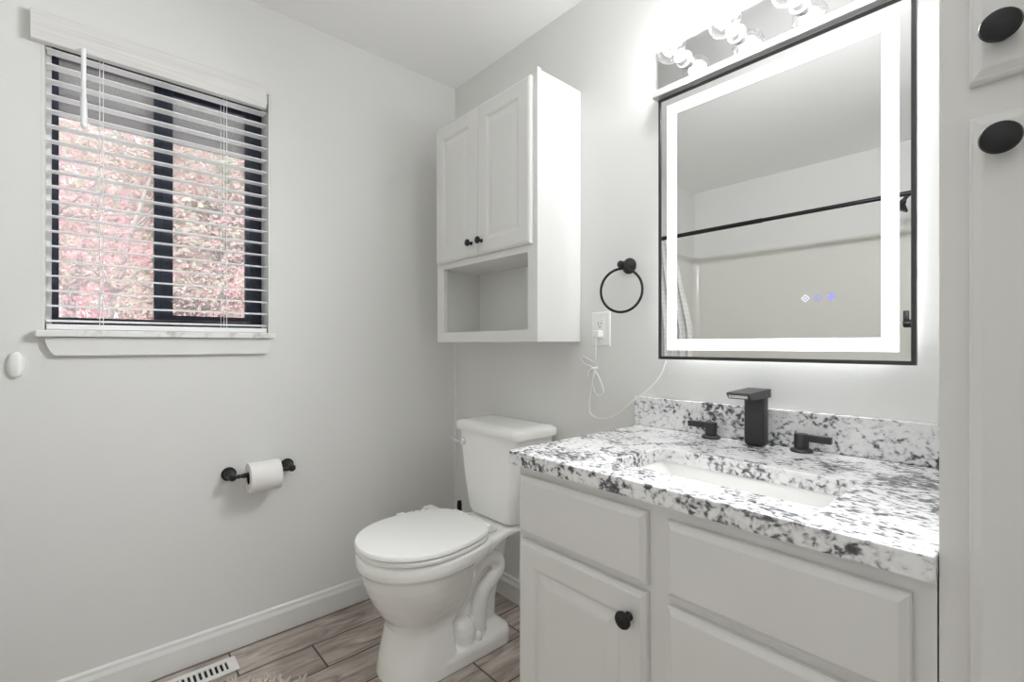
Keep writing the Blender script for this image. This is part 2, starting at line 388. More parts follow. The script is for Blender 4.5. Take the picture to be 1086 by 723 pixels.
def tree(label, mx, loc, h, rad, n, leaf, seed, cz):
    rnd = random.Random(seed)
    t = thing('tree', label, 'tree', loc)
    b = MB(); x, y, z = loc
    tips = []
    for k in range(rnd.randint(3, 4)):
        a = rnd.uniform(0, 2*PI); p = [Vector((x, y, z))]
        d = Vector((math.cos(a)*.14*rad, math.sin(a)*.14*rad, 1))
        for i in range(6):
            p.append(p[-1]+d.normalized()*h/6.3); d += Vector((rnd.uniform(-.12, .12), rnd.uniform(-.12, .12), .15))
        sp = spline(p, 4); b.tube(sp, [.045*(1-.8*i/len(sp)) for i in range(len(sp))], 8)
        for i in range(2, 6):
            for _ in range(4):
                a2 = rnd.uniform(0, 2*PI); e = Vector((math.cos(a2), math.sin(a2), rnd.uniform(-.2, .8))).normalized()
                L = rad*rnd.uniform(.5, 1.0); q = [p[i], p[i]+e*L*.5+Vector((0, 0, .03)), p[i]+e*L+Vector((0, 0, rnd.uniform(-.1, .15)))]
                b.tube(spline(q, 4), [.014, .013, .012, .011, .01, .009, .008, .006, .004], 6); tips += q[1:]
    b.build('trunk', M['bark'], t, True)
    b = MB(); bm = b.bm
    for i in range(n):
        if rnd.random() < .6 and tips:
            c = rnd.choice(tips); p = c+Vector((max(-.4, min(.4, rnd.gauss(0, .2))), max(-.4, min(.4, rnd.gauss(0, .2))), rnd.gauss(0, .18)))
        else:
            while True:
                v = Vector((rnd.uniform(-1, 1), rnd.uniform(-1, 1), rnd.uniform(-1, 1)))
                if v.length < 1: break
            p = Vector((x+v.x*rad, y+v.y*rad, cz+v.z*h*.5))
        if noise.noise(p*1.6) < -.25: continue
        u = Vector((rnd.gauss(0, 1), rnd.gauss(0, 1), rnd.gauss(0, .6))).normalized()
        w_ = u.cross(Vector((rnd.gauss(0, 1), rnd.gauss(0, 1), rnd.gauss(0, 1)))).normalized()
        s = leaf*rnd.uniform(.6, 1.3)
        pts = [p-u*s, p-u*s*.2+w_*s*.5, p+u*s*.5+w_*s*.32, p+u*s, p+u*s*.5-w_*s*.32, p-u*s*.2-w_*s*.5]
        bm.faces.new([bm.verts.new(q) for q in pts])
    f = b.build('foliage', mx, t); return t
tree('pink-leaved tree seen through the left pane of the window', M['leafpink'], (-2.9, -1.50, -.6), 3.3, .60, 7000, .020, 3, 1.9)
tree('pink-leaved tree seen through the right pane of the window', M['leafpink'], (-4.5, .45, -.6), 3.4, .80, 10500, .025, 5, 1.7)
tree('pale olive tree behind the pink-leaved trees beyond the window', M['leafpale'], (-8.0, -.3, -.6), 6.4, 1.9, 70000, .052, 8, 2.7)
tree('pale olive bush left of the large olive tree beyond the window', M['leafpale'], (-8.0, -5.4, -.6), 4.2, 1.4, 9000, .05, 9, 1.7)
tree('pale olive bush right of the large olive tree beyond the window', M['leafpale'], (-8.0, 4.8, -.6), 4.4, 1.4, 9000, .05, 10, 1.8)

# ------------------------------------------------------------------ wall cabinet over the toilet
cb = thing('wall_cabinet', 'white wall cabinet with two raised panel doors and open niche, above toilet', 'cabinet', (.49, -.11, 1.075))
X0, X1, Z0, Z1, YF = .192, .787, 1.075, 1.975, -.222
b = MB(); t = .016
b.box(X0, X0+t, YF+.018, -.001, Z0, Z1); b.box(X1-t, X1, YF+.018, -.001, Z0, Z1, .001)
b.box(X0+t, X1-t, YF+.018, -.001, Z0, Z0+t); b.box(X0+t, X1-t, YF+.018, -.001, Z1-t, Z1); b.box(X0+t, X1-t, YF+.018, -.001, 1.378, 1.394)
b.box(X0+t, X1-t, -.010, -.001, Z0+t, Z1-t)
b.build('carcass', M['wcab'], cb)
b = MB()
b.box(X0-.002, .238, YF, YF+.0175, Z0, Z1-.004); b.box(.743, X1+.002, YF, YF+.0175, Z0, Z1+.004)
b.box(.238, .743, YF, YF+.0175, Z0, 1.115); b.box(.238, .743, YF, YF+.0175, 1.376, 1.41); b.box(.238, .743, YF, YF+.0175, 1.94, Z1-.004); b.box(.47, .51, YF, YF+.0175, 1.41, 1.94)
b.build('face_frame', M['wcab'], cb)
DOOR = [(0, 0), (0, .011), (.003, .015), (.010, .018), (.052, .018), (.056, .0165), (.062, .012), (.068, .012), (.086, .0165), (.090, .017)]
def knob(parent, x, y, z, r=.0155, mt=None):
    b = MB(); b.lathe([(r*.52, 0), (r*.52, .003), (r*.36, .006), (r*.36, .012), (r*.55, .015), (r*.95, .018), (r, .021), (r*.92, .024), (r*.6, .0265), (.0002, .0275)], (x, y, z), '-y', 28)
    return b.build('knob', mt or M['black'], parent, 'auto')
for (x0, x1, kx) in ((.206, .4868, .455), (.4882, .770, .517)):
    b = MB(); b.rings(x0, x1, 1.400, 1.955, YF-.0005, DOOR); d = b.build('door', M['wcab'], cb)
    knob(d, kx, YF-.0190, 1.448, .0135)

# ------------------------------------------------------------------ vanity cabinet
VX0, VX1, VY, VZ = 1.05, 1.8035, -.541, .778
va = thing('vanity_cabinet', 'pale grey painted vanity cabinet under the granite counter', 'cabinet', (1.427, -.27, 0))
b = MB()
b.box(VX0, VX0+.016, VY+.019, -.002, .0, VZ); b.box(VX1-.016, VX1, VY+.019, -.002, .0, VZ)
b.box(VX0+.016, VX1-.016, VY+.019, -.002, .10, .116); b.box(VX0+.016, VX1-.016, -.012, -.002, .116, VZ); b.box(VX0+.016, VX1-.016, VY+.08, VY+.095, 0, .10)
b.build('carcass', M['cab'], va)
b = MB()
b.box(VX0, 1.085, VY, VY+.0185, .10, VZ); b.box(1.395, 1.46, VY, VY+.0185, .10, VZ); b.box(1.770, VX1, VY, VY+.0185, .10, VZ)
for a, c in ((1.085, 1.395), (1.46, 1.770)):
    b.box(a, c, VY, VY+.0185, .74, VZ); b.box(a, c, VY, VY+.0185, .585, .635); b.box(a, c, VY, VY+.0185, .10, .135)
b.box(1.46, 1.770, VY, VY+.0185, .335, .375)
b.build('face_frame', M['cab'], va)
SLAB = [(0, 0), (0, .010), (.002, .013), (.004, .0135), (.011, .019), (.013, .0195)]
FD = VY-.0005
b = MB(); b.rings(1.066, 1.406, .620, .757, FD, SLAB); b.build('drawer', M['cab'], va)
b = MB(); b.rings(1.447, 1.781, .620, .754, FD, SLAB); b.build('drawer', M['cab'], va)
b = MB(); b.rings(1.447, 1.781, .362, .604, FD, SLAB); b.build('drawer', M['cab'], va)
b = MB(); b.rings(1.447, 1.781, .116, .346, FD, SLAB); b.build('drawer', M['cab'], va)
b = MB(); b.rings(1.066, 1.406, .116, .607, FD, [(0, 0), (0, .010), (.002, .013), (.004, .0135), (.009, .019), (.050, .0195), (.054, .0185), (.060, .013), (.064, .013), (.084, .018), (.088, .0185)]); d = b.build('door', M['cab'], va)
knob(d, 1.374, FD-.0205, .556, .0165)

# ------------------------------------------------------------------ countertop with backsplash, basin
ct = thing('countertop', 'speckled white and grey granite counter with cut-out on the vanity', 'countertop', (1.42, -.28, .779))
CX0, CX1, CY, CZ0, CZ1 = 1.034, 1.8045, -.563, .779, .811
sx0, sx1, sy0, sy1 = 1.262, 1.662, -.468, -.262
b = MB()
def rrect(x0, x1, y0, y1, r, n=6):
    out = []
    for (cx, cy, a0) in ((x1-r, y1-r, 0), (x0+r, y1-r, PI/2), (x0+r, y0+r, PI), (x1-r, y0+r, 1.5*PI)):
        for i in range(n+1):
            a = a0+PI/2*i/n; out.append((cx+r*math.cos(a), cy+r*math.sin(a)))
    return out
inner = rrect(sx0, sx1, sy0, sy1, .010)
e_ = .0025
def outer(ins): return rrect(CX0+ins, CX1-ins, CY+ins, -.001, .0035)
def slab_ring(o_, i_, z): return [(x, y, z) for x, y in o_], [(x, y, z) for x, y in i_]
ots = [(0, CZ0), (0, CZ1-e_), (e_*.3, CZ1-e_*.3), (e_, CZ1)]
rows = b.loft([[(x, y, z) for x, y in outer(i)] for i, z in ots], False, False)
inn = b.loft([[(x, y, z) for x, y in inner] for z in (CZ0, CZ1-.002)]+[[(x, y, CZ1) for x, y in rrect(sx0-.002, sx1+.002, sy0-.002, sy1+.002, .012)]], False, False)
n_ = len(inner)
for i in range(n_):
    j = (i+1) % n_
    b.bm.faces.new((rows[-1][i], rows[-1][j], inn[-1][j], inn[-1][i])); b.bm.faces.new((rows[0][j], rows[0][i], inn[0][i], inn[0][j]))
b.build('slab', M['granite'], ct)
b = MB(); b.box(1.026, CX1, -.022, -.001, CZ1+.0005, .901, .002); b.build('backsplash', M['granite'], ct)

bs = thing('sink_basin', 'white rectangular undermount sink basin set in the granite counter', 'sink', (1.462, -.365, .66))
b = MB()
lp = []
for (ins, z, r) in ((-.024, CZ0-.0008, .02), (-.024, CZ0-.010, .02), (-.010, CZ0-.016, .02), (.0, .70, .03), (.03, .645, .035)): lp.append((ins, z, r))
L_ = [[(x, y, z) for x, y in rrect(sx0-.006+i*1., sx1+.006-i*1., sy0-.006+i*.7, sy1+.006-i*.7, r)] for i, z, r in lp]
# inside, sloping left and right ends
for (il, ir, iy, z, r) in ((-.003, -.003, -.003, CZ0-.0008, .012), (.001, .001, 0, CZ0-.006, .010), (.112, .112, .012, .676, .010), (.122, .122, .020, .668, .010), (.18, .18, .085, .660, .006)):
    L_.append([(x, y, z) for x, y in rrect(sx0+il, sx1-ir, sy0+iy, sy1-iy, r)])
order = list(reversed(L_[:5]))+L_[5:]
b.loft(order); b.build('basin', M['porc'], bs, 'auto')
b = MB(); b.lathe([(.0002, .0005), (.020, .0005), (.022, .002), (.016, .003), (.012, .0015), (.0002, .001)], (1.462, -.365, .660), 'z', 24); b.build('drain', M['faucet'], bs, 'auto')

# ------------------------------------------------------------------ faucet
fz = CZ1+.0005
fa = thing('faucet', 'matte black faucet with square spout and two lever handles behind the sink', 'faucet', (1.41, -.06, fz))
b = MB(); b.box(1.386, 1.434, -.082, -.042, fz, fz+.134, .010, 4); b.build('column', M['faucet'], fa, 'auto')
b = MB(); b.prism([(-.04, .9535), (-.168, .9500), (-.171, .9475), (-.1685, .9440), (-.16, .9345), (-.13, .9325), (-.04, .9325)], 'x', 1.383, 1.437); b.build('spout', M['faucet'], fa)
b = MB(); b.box(1.388, 1.432, -.1695, -.1640, .9375, .9440); b.build('outlet_lip', M['chrome'], fa)
for (x, y, sgn) in ((1.291, -.056, -1), (1.510, -.056, 1)):
    b = MB(); b.lathe([(.0155, .0085), (.0155, .040), (.0145, .042), (.0002, .0425)], (x, y, fz), 'z', 28); h_ = b.build('handle', M['faucet'], fa, 'auto')
    b = MB(); b.lathe([(.024, 0), (.024, .004), (.021, .007), (.0165, .008)], (x, y, fz), 'z', 28); b.build('escutcheon', M['faucet'], h_, 'auto')
    b = MB(); xa, xb = sorted((x+sgn*.010, x+sgn*.062)); b.box(xa, xb, y-.010, y+.006, fz+.026, fz+.0415, .0015); b.build('lever', M['faucet'], h_)

# ------------------------------------------------------------------ tall linen cabinet
tc_ = thing('linen_cabinet', 'tall grey painted linen cabinet at the right end of the vanity', 'cabinet', (2.09, -.27, 0))
b = MB(); b.box(1.8055, RX-.002, -.523, -.002, .001, H-.002); b.build('carcass', M['cab'], tc_)
b = MB(); b.box(1.8055, 1.87, -.542, -.5235, .001, H-.002); b.box(2.33, RX-.002, -.542, -.5235, .001, H-.002); b.box(1.87, 2.33, -.542, -.5235, 1.29, 1.40); b.box(1.87, 2.33, -.542, -.5235, .001, .14); b.box(1.87, 2.33, -.542, -.5235, 2.2, H-.002); b.build('face_frame', M['cab'], tc_)
for (z0, z1, kz) in ((.11, 1.3255, 1.288), (1.366, 2.23, 1.409)):
    b = MB(); b.rings(1.8325, 2.355, z0, z1, -.5425, SLAB); d = b.build('door', M['cab'], tc_)
    knob(d, 1.859, -.5632, kz, .0175)

# ------------------------------------------------------------------ lit mirror
mi = thing('vanity_mirror', 'backlit rectangular mirror with glowing border and thin dark frame above the counter', 'mirror', (1.418, -.02, 1.022))
mx0, mx1, mz0, mz1, my = 1.120, 1.7165, 1.0215, 1.802, -.037
b = MB(); b.rings(mx0, mx1, mz0, mz1, -.022, [(0, 0), (0, .0148), (.0004, .015), (.0075, .015), (.0085, .0135), (.0085, .012)]); b.build('frame', M['frame'], mi)
gz = -.0345
b = MB(); b.box(mx0+.009, mx1-.009, gz, gz+.003-.0005, mz0+.009, mz1-.009) ; b.build('mirror_glass', M['mirror'], mi)
ba, bb_ = .028, .0585
b = MB(); y_ = gz-.0002
def band(b, i0, i1):
    o = [(mx0+i0, mz0+i0), (mx1-i0, mz0+i0), (mx1-i0, mz1-i0), (mx0+i0, mz1-i0)]; q = [(mx0+i1, mz0+i1), (mx1-i1, mz0+i1), (mx1-i1, mz1-i1), (mx0+i1, mz1-i1)]
    for k in range(4):
        j = (k+1) % 4
        vs = [b.bm.verts.new((x, y_, z)) for x, z in (o[k], o[j], q[j], q[k])]; b.bm.faces.new(vs)
band(b, ba, bb_); b.build('led_band', M['ledf'], mi)
b = MB()   # backlight strip box behind the glass
b.box(mx0+.04, mx1-.04, -.0215, -.002, mz0+.04, mz1-.04); b.build('back_box', M['plastic'], mi)
b = MB()
for (a, c, e, f_) in ((mx0+.036, mx1-.036, mz0+.036, mz0+.0395), (mx0+.036, mx1-.036, mz1-.0395, mz1-.036), (mx0+.036, mx0+.0395, mz0+.04, mz1-.04), (mx1-.0395, mx1-.036, mz0+.04, mz1-.04)):
    b.box(a, c, -.018, -.008, e, f_)
b.build('backlight_strip', M['led'], mi)
zc = 1.176; yi = gz-.0006
def flat(b, pts):
    b.bm.faces.new([b.bm.verts.new((x, yi, z)) for x, z in pts])
def ringshape(b, cx, r0, r1, n=20, rot=0.):
    o = [(cx+r1*math.cos(2*PI*i/n+rot), zc+r1*math.sin(2*PI*i/n+rot)) for i in range(n)]; q = [(cx+r0*math.cos(2*PI*i/n+rot), zc+r0*math.sin(2*PI*i/n+rot)) for i in range(n)]
    for i in range(n): flat(b, [o[i], o[(i+1) % n], q[(i+1) % n], q[i]])
b = MB(); ringshape(b, 1.512, .0068, .0098, 4, 0); ringshape(b, 1.512, .0, .0028, 4, 0)
for k in range(4):
    a = PI/4+k*PI/2; cx, cz_ = 1.512+.0042*math.cos(a), zc+.0042*math.sin(a)
b.build('touch_icon', M['icon'], mi)
b = MB(); ringshape(b, 1.5385, .0062, .0082, 24)
for k in range(4):
    a = k*PI/2; flat(b, [(1.5385+.0082*math.cos(a-.2), zc+.0082*math.sin(a-.2)), (1.5385+.0105*math.cos(a), zc+.0105*math.sin(a)), (1.5385+.0082*math.cos(a+.2), zc+.0082*math.sin(a+.2))])
b.build('touch_icon', M['iconb'], mi)
b = MB(); flat(b, [(1.565+.0066*math.cos(2*PI*i/24), zc+.0066*math.sin(2*PI*i/24)) for i in range(24)])
for k in range(8):
    a = k*PI/4; flat(b, [(1.565+.0072*math.cos(a-.16), zc+.0072*math.sin(a-.16)), (1.565+.0108*math.cos(a), zc+.0108*math.sin(a)), (1.565+.0072*math.cos(a+.16), zc+.0072*math.sin(a+.16))])
b.build('touch_icon', M['iconb'], mi)

# ------------------------------------------------------------------ light bar
lb = thing('vanity_light', 'chrome light bar with clear globe bulbs mounted above the mirror', 'light', (1.47, -.01, 1.81))
lx0, lx1 = 1.108, 1.736
PY = -.020
b = MB(); b.box(lx0, lx1, PY, -.001, 1.846, 1.952, .001); b.build('back_plate', M['plate'], lb)
b = MB(); b.prism([(-.0205, 1.8455), (-.030, 1.838), (-.041, 1.826), (-.050, 1.812), (-.052, 1.808), (-.050, 1.8065), (-.001, 1.8065), (-.001, 1.8455)], 'x', lx0, lx1); b.build('lower_lip', M['satin'], lb)
b = MB(); b.prism([(-.0205, 1.9525), (-.023, 1.953), (-.023, 1.956), (-.001, 1.958), (-.001, 1.9525)], 'x', lx0, lx1); b.build('upper_lip', M['satin'], lb)
zb = 1.899
for x in (1.195, 1.345, 1.496, 1.647):
    b = MB(); b.lathe([(.024, .0003), (.024, .003), (.0185, .005), (.0180, .026), (.0160, .026), (.0160, .010), (.0002, .010)], (x, PY, zb), '-y', 28); b.build('socket', M['satin'], lb, 'auto')
    b = MB(); cy_ = .076; RG = .041
    prof = [(.0135, .027), (.0145, .033)]+[(RG*math.sin(a), cy_-RG*math.cos(a)) for a in [PI*k/22 for k in range(3, 23)]]
    b.lathe(prof, (x, PY, zb), '-y', 32); gl = b.build('bulb', M['globe'], lb, True)
    b = MB(); b.lathe([(.0125, .0105), (.0125, .026), (.0132, .0268), (.006, .034), (.005, .046), (.0002, .047)], (x, PY, zb), '-y', 20); b.build('bulb_base', M['plastic'], gl, 'auto')
    b = MB()
    for k in range(6):
        a = k*PI/3; ca, sa = math.cos(a), math.sin(a)
        b.tube([(x+.004*ca, PY-.050, zb+.004*sa), (x+.015*ca, PY-.084, zb+.015*sa)], .0013, 6)
    b.build('filament', M['fil'], gl)
    ld = bpy.data.lights.new('bulb_light', 'POINT'); ld.energy = BULB_W; ld.shadow_soft_size = .025; ld.color = (.966, .980, 1)
    lo_ = bpy.data.objects.new('bulb_light', ld); C.objects.link(lo_); lo_.parent = gl; lo_.location = Vector((x, PY-.078, zb))-lb.location
    ld = bpy.data.lights.new('bulb_forward_light', 'SPOT'); ld.energy = BULB_FWD; ld.shadow_soft_size = .028; ld.color = (.966, .980, 1); ld.spot_size = math.radians(144); ld.spot_blend = .8
    lo_ = bpy.data.objects.new('bulb_forward_light', ld); C.objects.link(lo_); lo_.parent = gl; lo_.location = Vector((x, PY-.150, zb))-lb.location; lo_.rotation_euler = (PI/2-math.radians(20), 0, PI)

# unseen fill light added near the tub, built like a ceiling lamp
LX, LY = 2.02, -1.98
cl = thing('added_fill_light', 'added fill light shaped as a round ceiling lamp beside the tub alcove', 'light', (LX, LY, H))
b = MB(); b.lathe([(.125, -.0005), (.125, -.02), (.117, -.025), (.0002, -.025)], (LX, LY, H), 'z', 40); b.build('fill_base', M['trim'], cl, 'auto')
b = MB(); b.lathe([(.114, -.0255), (.110, -.045), (.09, -.062), (.05, -.073), (.0002, -.076)], (LX, LY, H), 'z', 40); b.build('fill_shade', emis('fill diffuser', (.966, .980, 1, 1), FILL_W), cl, 'auto')

# ------------------------------------------------------------------ towel ring
tr = thing('towel_ring', 'black metal towel ring on the wall between cabinet and mirror', 'towel ring', (.993, -.0, 1.32))
rx, rz = .993, 1.322
b = MB(); b.lathe([(.026, .0005), (.026, .004), (.022, .008), (.015, .012), (.010, .018)], (rx, 0, rz), '-y', 30); b.build('wall_flange', M['black'], tr, 'auto')
b = MB(); b.lathe([(.010, .018), (.0085, .028), (.0085, .037), (.0115, .041), (.0125, .047), (.0115, .053), (.006, .057), (.0002, .058)], (rx, 0, rz), '-y', 24); b.build('post', M['black'], tr, 'auto')
b = MB(); al = math.radians(14); R_ = .0695
b.tube([(rx+R_*math.cos(a)*math.cos(al), -.047+R_*math.cos(a)*math.sin(al), rz-.0135-R_+R_*math.sin(a)) for a in [2*PI*k/64 for k in range(64)]], .0042, 10, True); b.build('ring', M['black'], tr, True)

# ------------------------------------------------------------------ outlet, plug and cord
ou = thing('wall_outlet', 'white wall outlet plate right of the wall cabinet, below towel ring', 'outlet', (.879, 0, 1.06))
b = MB(); b.rings(.840, .918, 1.060, 1.178, -.0003, [(0, 0), (.0, .003), (.003, .0055), (.005, .006)]); b.build('cover_plate', M['plastic'], ou)
b = MB(); b.box(.862, .896, -.0085, -.0064, 1.085, 1.153, .001)
b.build('receptacle', M['plastic'], ou)
b = MB(); b.box(.8715, .8735, -.0090, -.0086, 1.133, 1.142); b.box(.8845, .8865, -.0090, -.0086, 1.134, 1.141); b.box(.8765, .8805, -.0090, -.0086, 1.124, 1.1285)
b.build('socket_slots', M['dark'], ou)
for z in (1.072, 1.166):
    b = MB(); b.lathe([(.003, 0), (.0028, .001), (.0002, .0012)], (.879, -.0064, z), '-y', 12); b.build('screw', M['chrome'], ou)
pc = thing('power_cord', 'white plug and thin looped cord hanging from outlet to the mirror', 'cord', (.878, -.01, 1.09))
b = MB(); b.box(.866, .893, -.036, -.0090, 1.090, 1.114, .004, 3); b.build('plug', M['plastic'], pc)
P_ = [(.880, -.0300, 1.0895), (.878, -.030, 1.065), (.872, -.022, 1.03), (.862, -.016, 1.005), (.838, -.014, 1.012), (.812, -.012, 1.022), (.800, -.012, 1.013), (.815, -.013, .998), (.848, -.016, .988),
      (.872, -.016, .965), (.893, -.014, .925), (.897, -.013, .903), (.880, -.012, .888), (.862, -.013, .900), (.854, -.017, .930), (.864, -.022, .972), (.872, -.022, .990), (.862, -.017, .965), (.850, -.015, .93), (.840, -.014, .885), (.838, -.014, .85), (.850, -.020, .823),
      (.900, -.028, .815), (.965, -.032, .835), (1.03, -.032, .888), (1.085, -.028, .930), (1.118, -.020, .975), (1.130, -.012, 1.015), (1.131, -.010, 1.045)]
b = MB(); b.tube(spline(P_, 8), .0021, 8); b.build('cable', M['cordw'], pc, True)
b = MB(); b.tube(spline([(.8585, -.0195, .985), (.862, -.028, .982), (.872, -.028, .984), (.876, -.020, .986), (.871, -.0125, .986), (.860, -.0125, .986)], 6, True), .0026, 8, True); b.tube(spline([(.857, -.024, .984), (.845, -.026, .975), (.838, -.022, .958), (.835, -.02, .952)], 5), .0016, 6); b.build('twist_tie', M['cordw'], pc, True)

# small oval holder on the window wall
b = MB(); lo = []
for (k, x) in ((1, .0005), (1, .006), (.93, .010), (.75, .013), (.4, .015)):
    lo.append([(x, -1.470+.0165*k*math.cos(2*PI*i/40), 1.009+.036*k*math.copysign(abs(math.sin(2*PI*i/40))**.8, math.sin(2*PI*i/40))) for i in range(40)])
b.loft(lo); tag(b.build('wall_sensor', M['plastic'], None, 'auto'), 'small white oval fitting on the wall below left end of window sill', 'wall fitting')

# ------------------------------------------------------------------ toilet paper
ph = thing('toilet_paper_holder', 'black toilet paper holder with two round posts under the window', 'paper holder', (.0, -.861, .614))
for y in (-.9565, -.7655):
    s_ = 1 if y < -.86 else -1
    b = MB(); b.lathe([(.0235, .0005), (.0235, .005), (.0195, .009), (.0165, .012), (.0150, .022), (.0115, .032), (.0095, .048), (.0095, .052), (.0125, .057), (.0130, .064), (.0105, .071), (.005, .074), (.0002, .0745)], (0, y, .614), 'x', 30); b.build('post', M['black'], ph, 'auto')
b = MB(); bx = .063; ys = -.9445, -.7775
b.lathe([(.0065, 0), (.0075, .006), (.0055, .012), (.0075, .018), (.0085, .024), (.0085, .143), (.0075, .149), (.0055, .155), (.0075, .161), (.0065, .167)], (bx, -.9445, .614), 'y', 20); b.build('spring_bar', M['black'], ph, 'auto')
tp = thing('toilet_paper_roll', 'white toilet paper roll on the black holder', 'toilet paper', (bx, -.858, .544))
rc = (bx, -.909, .6029); b = MB(); b.lathe([(.0215, .0005), (.0510, .0), (.0515, .002), (.0515, .097), (.0510, .099), (.0215, .0985), (.0215, .0005)], rc, 'y', 56); b.build('paper', M['paper'], tp, 'auto')
b = MB(); b.lathe([(.0213, .0002), (.0213, .0988), (.0203, .0988), (.0203, .0002), (.0213, .0002)], rc, 'y', 32); b.build('cardboard_core', M['card'], tp, 'auto')

# ------------------------------------------------------------------ toilet
XC = .500
to = thing('toilet', 'white two-piece toilet with closed lid and exposed trapway beside the vanity', 'toilet', (XC, -.40, 0))
def egg(hw, yf, yb, hb, z, n=96, eb=5.0):
    """egg outline: elliptical front, squarish back; hw half-width, hb half-width at the back"""
    yc = yb+(yf-yb)*.50; out = []
    for i in range(n):
        a = 2*PI*i/n; c, s = math.cos(a), math.sin(a)
        if s <= 0:   # front (towards -y)
            e = 2/2.1
            x = hw*math.copysign(abs(c)**e, c); y = yc-abs(s)**e*(yc-yf)
        else:
            e = 2/eb
            k = abs(s)**e; w_ = hw+(hb-hw)*k**1.3
            x = w_*math.copysign(abs(c)**e, c); y = yc+k*(yb-yc)
        out.append((XC+x, y, z))
    return out
body = MB()
def sec(hw, yf, yb, z, e): return egg(hw, yf, yb, hw, z, eb=e)
body.loft([egg(.124, -.632, -.415, .126, 0, eb=14), egg(.119, -.625, -.417, .122, .05, eb=14), egg(.112, -.610, -.42, .116, .11, eb=14), egg(.108, -.602, -.425, .112, .155, eb=12), egg(.113, -.610, -.395, .110, .180, eb=9), egg(.128, -.630, -.366, .112, .207, eb=8), egg(.147, -.652, -.338, .114, .245, eb=7),
           egg(.161, -.668, -.325, .118, .280, eb=6), egg(.170, -.679, -.318, .126, .315, eb=5), egg(.175, -.685, -.305, .138, .343, eb=4), egg(.177, -.687, -.29, .143, .351, eb=4), egg(.186, -.697, -.26, .150, .360, eb=4), egg(.188, -.700, -.24, .150, .378, eb=4), egg(.186, -.698, -.24, .150, .397, eb=4), egg(.178, -.690, -.24, .145, .403, eb=4)])
def rr(hw, y0, y1, r, z, n=6): return [(x, y, z) for x, y in rrect(XC-hw, XC+hw, y0, y1, r, n)]
# rear deck under the tank
def deck_sec(y, hw, zb, zt): return [(XC-hw, y, zb+.012), (XC-hw+.012, y, zb), (XC+hw-.012, y, zb), (XC+hw, y, zb+.012), (XC+hw, y, zt-.01), (XC+hw-.01, y, zt), (XC-hw+.01, y, zt), (XC-hw, y, zt-.01)]
body.loft([deck_sec(-.36, .150, .33, .400), deck_sec(-.30, .146, .352, .402), deck_sec(-.25, .138, .366, .403), deck_sec(-.20, .128, .373, .404), deck_sec(-.12, .122, .374, .404), deck_sec(-.045, .118, .374, .404)])
# foot, rear column
body.loft([rr(.125, -.50, -.172, .050, 0), rr(.125, -.50, -.172, .050, .038), rr(.120, -.50, -.176, .050, .052), rr(.108, -.49, -.186, .045, .058), rr(.075, -.48, -.196, .04, .070)])
body.loft([rr(.062, -.46, -.200, .035, .04), rr(.055, -.45, -.188, .035, .14), rr(.055, -.44, -.170, .035, .21), rr(.056, -.43, -.148, .035, .27), rr(.062, -.42, -.125, .035, .37)])
for s_ in (1, -1):
    xo = XC+s_*.076
    tp_ = [(xo-s_*.012, -.385, .175), (xo, -.345, .245), (xo, -.315, .285), (xo, -.280, .305), (xo, -.245, .305), (xo, -.217, .286), (xo+s_*.002, -.218, .256), (xo+s_*.003, -.250, .228), (xo+s_*.003, -.282, .202), (xo+s_*.002, -.297, .165), (xo, -.300, .12), (xo, -.302, .05)]
    body.tube(spline(tp_, 5), .0275, 16)
    body.lathe([(.050, -.04), (.048, .0), (.040, .022), (.024, .038), (.0002, .044)], (XC+s_*.066, -.365, .09), 'z', 20)
bo_ = body.build('bowl', M['porc'], to, True)
rm = bo_.modifiers.new('remesh', 'REMESH'); rm.mode = 'VOXEL'; rm.voxel_size = .0036; rm.use_smooth_shade = True
sm = bo_.modifiers.new('smooth', 'SMOOTH'); sm.iterations = 7; sm.factor = .5
for s_ in (1, -1):
    b = MB(); b.lathe([(.0145, -.004), (.014, .010), (.011, .018), (.005, .0215), (.0002, .022)], (XC+s_*.100, -.322, .0585), 'z', 20); b.build('bolt_cap', M['porc'], to, True)
# seat ring and lid
b = MB(); b.loft([egg(.181, -.692, -.285, .150, .404), egg(.186, -.698, -.281, .152, .408), egg(.187, -.699, -.280, .152, .416), egg(.183, -.694, -.283, .150, .4205)]); b.build('seat', M['seat'], to, 'auto')
b = MB(); b.loft([egg(.184, -.696, -.281, .150, .4225), egg(.189, -.702, -.277, .152, .4265), egg(.189, -.702, -.277, .152, .433), egg(.185, -.698, -.281, .149, .4385), egg(.172, -.683, -.293, .137, .4405)]); b.build('lid', M['seat'], to, 'auto')
for s_ in (1, -1):
    b = MB(); b.box(XC+s_*.085-.022, XC+s_*.085+.022, -.283, -.238, .405, .421, .006, 3); b.lathe([(.011, -.024), (.0115, -.02), (.0115, .02), (.011, .024)], (XC+s_*.085, -.272, .424), 'x', 18); b.build('hinge', M['seat'], to, 'auto')
# bidet control beside the seat (left)
b = MB(); b.box(.222, .345, -.445, -.270, .391, .403, .004); b.build('bidet_control', M['plastic'], to)
bd = to.children[-1]
b = MB(); b.lathe([(.017, 0), (.0165, .010), (.014, .0135), (.0002, .014)], (.252, -.355, .4035), 'z', 24); b.build('control_dial', M['chrome'], bd, 'auto')
b = MB(); b.box(.230, .262, -.438, -.405, .4035, .413, .003); b.build('control_switch', M['plastic'], bd)
b = MB(); b.box(.230, .300, -.318, -.276, .4035, .414, .004); b.build('hose_cover', M['plastic'], bd)
